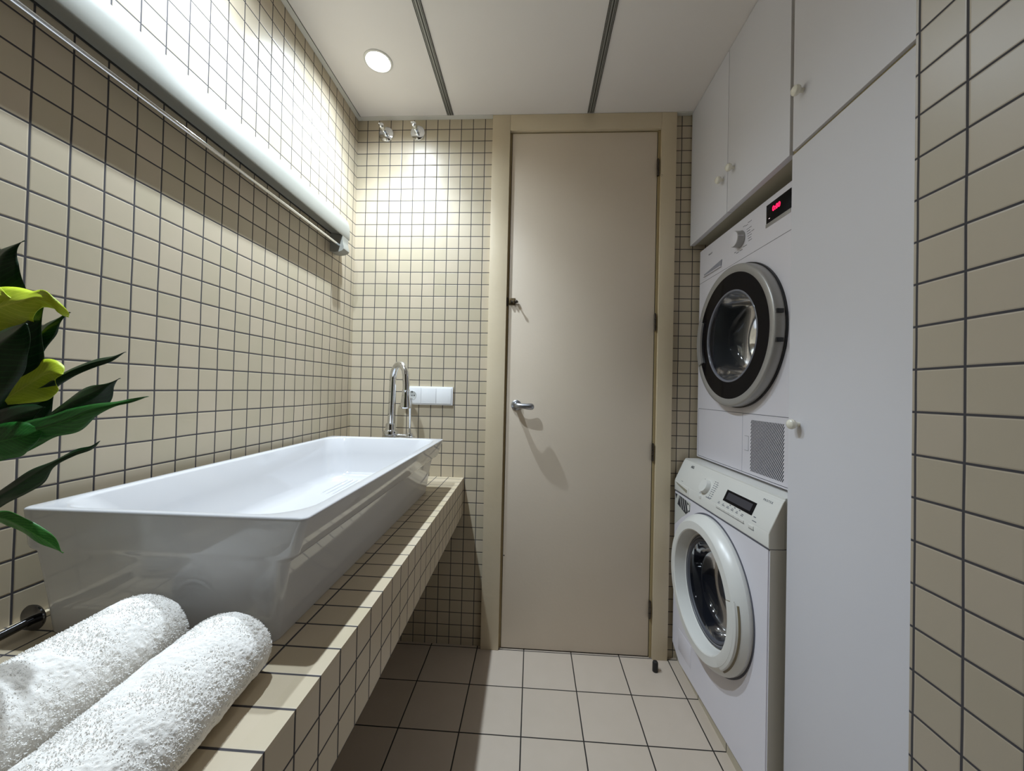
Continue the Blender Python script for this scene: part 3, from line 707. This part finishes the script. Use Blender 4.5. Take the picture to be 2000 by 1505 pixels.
def towel(loc, rz, hw, hh, length, lab, seed):
    rnd = np.random.default_rng(seed)
    e = empty('rolled_towel', loc, rz, label=lab, cat='towel')
    nu, nv = 340, 360
    zs = hh * .80
    def shape(t, v):
        lobe = 1 + .014 * np.sin(3 * t + 2 * v + seed) + .006 * np.sin(4 * v + t * 2)
        d = np.maximum(np.clip(1 - v * length / .026, 0, 1), np.clip(1 - (1 - v) * length / .026, 0, 1))
        end = np.sqrt(np.clip(1 - d ** 2.8, 0, 1)); k = (1 + .05 * v) * lobe * (.70 + .30 * end)
        x = hw * k * np.cos(t); z = hh * k * np.sin(t); z = np.maximum(z, -zs)
        x = x - .0022 * np.exp(-((t - 5.4) / .10) ** 2)
        return np.stack([x, -v * length + 0 * t, z], -1)
    vv = np.linspace(0, 1, nv + 1); tt = np.arange(nu) * 2 * PI / nu
    T, Vv = np.meshgrid(tt, vv)
    P0 = shape(T, Vv); du = shape(T + .01, Vv) - P0; dv = shape(T, np.clip(Vv + .004, 0, 1)) - shape(T, np.clip(Vv - .004, 0, 1))
    n = np.cross(du, dv); n /= np.linalg.norm(n, axis=-1, keepdims=True) + 1e-12
    sg = np.sign((n * np.stack([P0[..., 0], 0 * T, P0[..., 2]], -1)).sum(-1, keepdims=True)); n = n * np.where(sg == 0, 1, sg)
    f = -np.abs(smooth_noise(rnd, nu, nv + 1, 1, 1)) * .00050 + smooth_noise(rnd, nu, nv + 1, 3, 2) * .00035 + smooth_noise(rnd, nu, nv + 1, 14, 10) * .0007
    Pd = P0 + n * f[..., None]; Pd[..., 2] = np.maximum(Pd[..., 2], -zs) + zs
    verts = Pd.reshape(-1, 3).tolist(); faces = []
    for q in range(nv):
        a = q * nu
        for i in range(nu):
            i2 = (i + 1) % nu; faces.append((a + i, a + i2, a + nu + i2, a + nu + i))
    for j, sgn in ((0, 1), (nv, -1)):
        prev = j * nu; base_ring = P0[j]
        for q in range(1, 17):
            fr = 1 - q / 17; base = len(verts)
            for i in range(nu):
                p = base_ring[i]; t = 2 * PI * i / nu; dep = .0030 * math.sin((1 - fr) * 26 + t)
                verts.append((p[0] * fr, p[1] + sgn * (.001 + dep * min(1, (1 - fr) * 6)) * 1.0, p[2] * fr + zs))
            for i in range(nu): faces.append((prev + i, prev + (i + 1) % nu, base + (i + 1) % nu, base + i))
            prev = base
        faces.append(tuple(prev + i for i in range(nu)))
    me = bpy.data.meshes.new('towel_roll'); me.from_pydata(verts, [], faces); me.update()
    bm = bmesh.new(); bm.from_mesh(me)
    link('towel_roll', bm, M['towel'], e, True)
    # stray terry loops standing out of the surface
    nt = 12000
    ts = rnd.uniform(-.25, PI + .25, nt); vs = rnd.uniform(0.0, .80, nt)
    p = shape(ts, vs); tu = shape(ts + .02, vs) - p; tv = shape(ts, vs + .004) - p
    nrm = lambda a: a / (np.linalg.norm(a, axis=-1, keepdims=True) + 1e-12)
    tu, tv = nrm(tu), nrm(tv); n = nrm(np.cross(tv, tu)); n *= np.sign((n * np.stack([p[:, 0], 0 * ts, p[:, 2]], -1)).sum(-1, keepdims=True))
    lean = tu * rnd.normal(0, .7, (nt, 1)) + tv * rnd.normal(0, .7, (nt, 1))
    h = rnd.uniform(.0008, .0017, (nt, 1)); r = rnd.uniform(.00030, .00050, (nt, 1))
    d1 = nrm(n + lean * .6); d2 = nrm(n * .3 + lean); sd = nrm(np.cross(d1, tu + .3 * n)); s2 = nrm(np.cross(d1, sd))
    c0 = p - n * .0006; c1 = c0 + d1 * h; c2 = c1 + d2 * h * .6
    V = np.stack([c0 + sd * r, c0 + s2 * r, c0 - (sd + s2) * r * .7, c1 + sd * r, c1 + s2 * r, c1 - (sd + s2) * r * .7, c2 + sd * r * .6, c2 - sd * r * .6], 1).reshape(-1, 3)
    V[:, 2] += zs
    Fs = []
    for b0 in range(0, nt * 8, 8):
        Fs += [(b0, b0 + 1, b0 + 4, b0 + 3), (b0 + 1, b0 + 2, b0 + 5, b0 + 4), (b0 + 2, b0, b0 + 3, b0 + 5), (b0 + 3, b0 + 4, b0 + 6), (b0 + 4, b0 + 5, b0 + 7, b0 + 6), (b0 + 5, b0 + 3, b0 + 6, b0 + 7)]
    me = bpy.data.meshes.new('terry_pile'); me.from_pydata(V.tolist(), [], Fs); me.update()
    me.materials.append(M['pile']); me.polygons.foreach_set('use_smooth', [True] * len(me.polygons))
    o = bpy.data.objects.new('terry_pile', me); C.objects.link(o); o.parent = e; o['kind'] = 'stuff'
    return e
M['towel'] = mottled('towel_terry', srgb(240, 236, 230), srgb(233, 229, 223), 30, .95, .3, 900, Subsurface_Weight=.35, Subsurface_Radius=(.01, .01, .01), Subsurface_Scale=.4)
M['pile'] = newmat('terry_loops', srgb(250, 247, 242), .95)
towel((.2860, -1.1350, .7262), math.radians(3.0), .0560, .0520, .34, 'rolled white terry towel next to the plant, the left of the two on the counter', 1)
towel((.4130, -1.1450, .7262), math.radians(5.5), .0545, .0445, .34, 'rolled white terry towel at the counter edge, the right of the two', 2)

# ================================================================== chrome rod lying by the wall
rd = empty('chrome_rod', (.0500, -1.0950, .7242), label='thin dark chrome rod with a round end disc lying beside the sink', cat='rod')
lathe('end_disc', [(0, 0), (.0190, 0), (.0200, .0015), (.0190, .0040), (.0080, .0060), (0, .0062)], (0, -.004, .0201), (0, 1, 0), M['leaf_rod'], rd, 32)
tube('rod', [(0, -.004, .0170), (0, -.15, .0068)], .0062, M['leaf_rod'], rd, 16)

# ================================================================== plant
def leafmat(name, c1, c2, rough=.38, sss=0.0):
    m = newmat(name, c1, rough, 0.0, Specular_IOR_Level=.3)
    nt = m.node_tree; b = nt.nodes['Principled BSDF']
    uv = N(m, 'ShaderNodeUVMap'); sp = N(m, 'ShaderNodeSeparateXYZ'); nt.links.new(uv.outputs[0], sp.inputs[0])
    ab = math_node(m, 'ABSOLUTE', math_node(m, 'SUBTRACT', sp.outputs[0], .5))
    k = math_node(m, 'FRACT', math_node(m, 'MULTIPLY', math_node(m, 'SUBTRACT', sp.outputs[1], math_node(m, 'MULTIPLY', ab, .35)), 16.0))
    vein = math_node(m, 'MULTIPLY', math_node(m, 'GREATER_THAN', k, .82), .45)
    mid = math_node(m, 'LESS_THAN', ab, .018)
    no = N(m, 'ShaderNodeTexNoise'); no.inputs['Scale'].default_value = 25
    fac = math_node(m, 'ADD', math_node(m, 'MULTIPLY', no.outputs['Fac'], .55), math_node(m, 'MAXIMUM', vein, mid)); 
    cl = N(m, 'ShaderNodeClamp'); nt.links.new(fac, cl.inputs[0])
    mx = N(m, 'ShaderNodeMix', data_type='RGBA'); nt.links.new(cl.outputs[0], mx.inputs['Factor']); mx.inputs[6].default_value = c1; mx.inputs[7].default_value = c2
    nt.links.new(mx.outputs[2], b.inputs['Base Color'])
    bp = N(m, 'ShaderNodeBump'); bp.inputs['Strength'].default_value = .35; bp.inputs['Distance'].default_value = .001; nt.links.new(k, bp.inputs['Height']); nt.links.new(bp.outputs[0], b.inputs['Normal'])
    return m
M['leaf'] = leafmat('leaf_dark', srgb(6, 32, 12), srgb(18, 62, 24))
M['leaf_mid'] = leafmat('leaf_mid', srgb(18, 72, 24), srgb(48, 116, 42))
M['leaf_lt'] = leafmat('leaf_light', srgb(40, 100, 40), srgb(86, 150, 66))
M['spathe'] = leafmat('spathe_yellow_green', srgb(178, 200, 30), srgb(214, 224, 70), .45)
M['stem'] = newmat('stem_green', srgb(44, 92, 36), .4)
pl = empty('potted_plant', (.0650, -1.3000, .7242), label='leafy dark green plant with yellow-green blooms, left of the sink and towels', cat='plant')
PO = Vector((.0650, -1.3000, .7242))
def crspline(pts, n):
    out = []
    P_ = [pts[0]] + list(pts) + [pts[-1]]
    for i in range(1, len(P_) - 2):
        for k in range(n):
            t = k / n; a, b, c, d = P_[i - 1], P_[i], P_[i + 1], P_[i + 2]
            out.append(tuple(.5 * ((2 * b[j]) + (-a[j] + c[j]) * t + (2 * a[j] - 5 * b[j] + 4 * c[j] - d[j]) * t * t + (-a[j] + 3 * b[j] - 3 * c[j] + d[j]) * t ** 3) for j in range(len(b))))
    out.append(tuple(pts[-1])); return out
def leaf(name, yb, pts, mat, bow=.010, fold=.35, twist=.0, ripple=.0012, seed=0):
    """pts: (x, z, half width) seen from the room; bow: depth arc; fold: V of the blade"""
    rnd = random.Random(seed)
    sp = crspline(pts, 7); n = len(sp); nv = 9
    verts, faces, uvs = [], [], []
    ph = rnd.uniform(0, 6)
    for i, (x, z, hw) in enumerate(sp):
        hw = max(hw, .00015)
        a = sp[min(i + 1, n - 1)]; b = sp[max(i - 1, 0)]
        t = Vector((a[0] - b[0], 0, a[1] - b[1])).normalized(); nn = Vector((-t.z, 0, t.x))
        s = i / (n - 1)
        y = yb - bow * math.sin(s * PI) + bow * .8 * s
        ang = twist * (s - .5)
        for j in range(nv):
            q = (j / (nv - 1) - .5) * 2
            off = nn * (q * hw) * math.cos(ang)
            dep = abs(q) * hw * fold + q * hw * math.sin(ang) + ripple * math.sin(s * 14 + q * 2 + ph) * abs(q)
            p = Vector((x, y, z)) + off + Vector((0, dep, 0)) - PO
            verts.append(p); uvs.append((j / (nv - 1), s))
    for i in range(n - 1):
        for j in range(nv - 1): faces.append((i * nv + j, i * nv + j + 1, (i + 1) * nv + j + 1, (i + 1) * nv + j))
    me = bpy.data.meshes.new(name); me.from_pydata(verts, [], faces); me.update()
    ul = me.uv_layers.new(name='UVMap')
    for lp in me.loops: ul.data[lp.index].uv = uvs[lp.vertex_index]
    me.materials.append(mat); me.polygons.foreach_set('use_smooth', [True] * len(me.polygons))
    o = bpy.data.objects.new(name, me); C.objects.link(o); o.parent = pl
    md = o.modifiers.new('thickness', 'SOLIDIFY'); md.thickness = .0005; md.offset = 0
    # stem from the blade's foot down into the vase
    x0, z0, _ = pts[0]
    root = Vector((.0650 + rnd.uniform(-.012, .012), -1.300 + rnd.uniform(-.012, .012), .9000))
    a_ = Vector((x0, yb + .0, z0)); m_ = (a_ + root) / 2 + Vector((-.015, 0, .01))
    tube('stem', [Vector(p) - PO for p in crspline([tuple(root - Vector((0, 0, .12))), tuple(root), tuple(m_), tuple(a_)], 6)], .0018, M['stem'], pl, 8)
    return o
LEAVES = [
 (-1.255, [(.150, 1.060, .016), (.180, 1.100, .026), (.205, 1.128, .024), (.226, 1.148, .014), (.240, 1.160, 0)], 'leaf', .006, .4, .5),
 (-1.235, [(.130, 1.010, .014), (.165, 1.040, .022), (.195, 1.056, .020), (.222, 1.070, .012), (.240, 1.078, 0)], 'leaf', .006, .4, .7),
 (-1.200, [(.1275, 1.174, .0185), (.1346, 1.2066, .0238), (.134, 1.2358, .0238), (.1351, 1.2586, .021), (.1415, 1.275, .0084), (.1514, 1.288, 0)], 'leaf', .010, .3, .6),
 (-1.210, [(.1139, 1.0198, .0207), (.1352, 1.0837, .034), (.154, 1.122, .0379), (.171, 1.1571, .0286), (.1874, 1.1858, .0136), (.1973, 1.2099, 0)], 'leaf', .010, .5, .8),
 (-1.180, [(.1273, 1.1097, .0058), (.1477, 1.1439, .0101), (.1668, 1.1711, .0108), (.1806, 1.1868, .0058), (.1945, 1.1998, 0)], 'leaf', .006, .6, .4),
 (-1.200, [(.11, 1.0601, .0056), (.1443, 1.0772, .0112), (.1784, 1.0922, .0124), (.209, 1.1045, .0054), (.2324, 1.1191, .0061), (.2592, 1.1311, .0061), (.2793, 1.1379, .0041), (.2952, 1.1471, 0)], 'leaf', .008, .7, 1.6),
 (-1.220, [(.1826, 1.042, .004), (.2151, 1.0552, .0066), (.2441, 1.0695, .013), (.2665, 1.0823, .0182), (.2887, 1.0938, .013), (.3032, 1.105, .0032), (.3125, 1.1137, 0)], 'leaf', .008, .8, -1.4),
 (-1.240, [(.1688, 1.0205, .0128), (.2001, 1.0344, .0164), (.2374, 1.0484, .0151), (.2652, 1.0573, .0124), (.2898, 1.065, .0136), (.3141, 1.0766, .0074), (.3384, 1.0842, .003), (.3535, 1.0886, .0024), (.3686, 1.0936, 0)], 'leaf_mid', .010, .5, .9),
 (-1.190, [(.0808, 1.0355, .0216), (.1085, 1.0594, .0324), (.1438, 1.0702, .0327), (.1681, 1.0807, .0241), (.1866, 1.0963, .0014)], 'leaf', .008, .5, .4),
 (-1.250, [(.1785, 1.0225, .0126), (.2029, 1.0359, .0183), (.2304, 1.0425, .0198), (.2468, 1.0475, .0134), (.2563, 1.0546, .0024)], 'leaf_mid', .008, .4, .6),
 (-1.210, [(.1277, .9416, .0054), (.1541, .9615, .0082), (.1806, .9769, .0102), (.2036, .9915, .0102), (.2265, 1.0072, .004), (.2527, 1.0218, .004), (.2704, 1.0279, .0026), (.2793, 1.0363, 0)], 'leaf', .006, .6, 1.2),
 (-1.220, [(.1474, .9303, .004), (.1702, .9435, .0066), (.1901, .9443, .0092), (.2102, .9367, .0091), (.2257, .9264, .0073), (.2373, .9148, .0058), (.2457, .9012, 0)], 'leaf_lt', .010, .3, .9),
 (-1.260, [(.1863, 1.0749, .0183), (.2031, 1.1089, .0274), (.2231, 1.1374, .027), (.2404, 1.1572, .018), (.2488, 1.1714, 0)], 'leaf', .006, .4, .3)]
for i, (yb, pts, mt, bow, fold, tw) in enumerate(LEAVES): leaf('leaf', yb, pts, M[mt], bow, fold, tw, seed=i)
leaf('spathe', -1.215, [(.1221, 1.1714, .0204), (.1485, 1.1906, .0286), (.1719, 1.1972, .0272), (.1951, 1.2020, .0170), (.2137, 1.2075, .0110), (.2265, 1.2010, .0062), (.2300, 1.1925, .0022), (.2275, 1.1885, 0)], M['spathe'], .016, .7, 1.2, .004, 31)
leaf('spathe', -1.206, [(0.1513, 1.0828, 0.0063), (0.1722, 1.0953, 0.0167), (0.1911, 1.1068, 0.0246), (0.2068, 1.1163, 0.0214), (0.2172, 1.1183, 0.0115), (0.2256, 1.1163, 0.0)], M['spathe'], .003, .35, .5, .002, 32)
leaf('spathe', -1.225, [(.1050, 1.1800, .0120), (.1250, 1.1985, .0200), (.1450, 1.2090, .0170), (.1640, 1.2090, .0090), (.1800, 1.2060, .0)], M['spathe'], .006, .5, .6, .002, 33)
lathe('vase', [(0, 0), (.0300, 0), (.0340, .004), (.0370, .050), (.0350, .110), (.0300, .150), (.0320, .170), (.0300, .1705), (.0280, .150), (.0330, .110), (.0345, .050), (.0300, .008), (0, .006)], (0, 0, 0), (0, 0, 1), M['vase'], pl, 40)
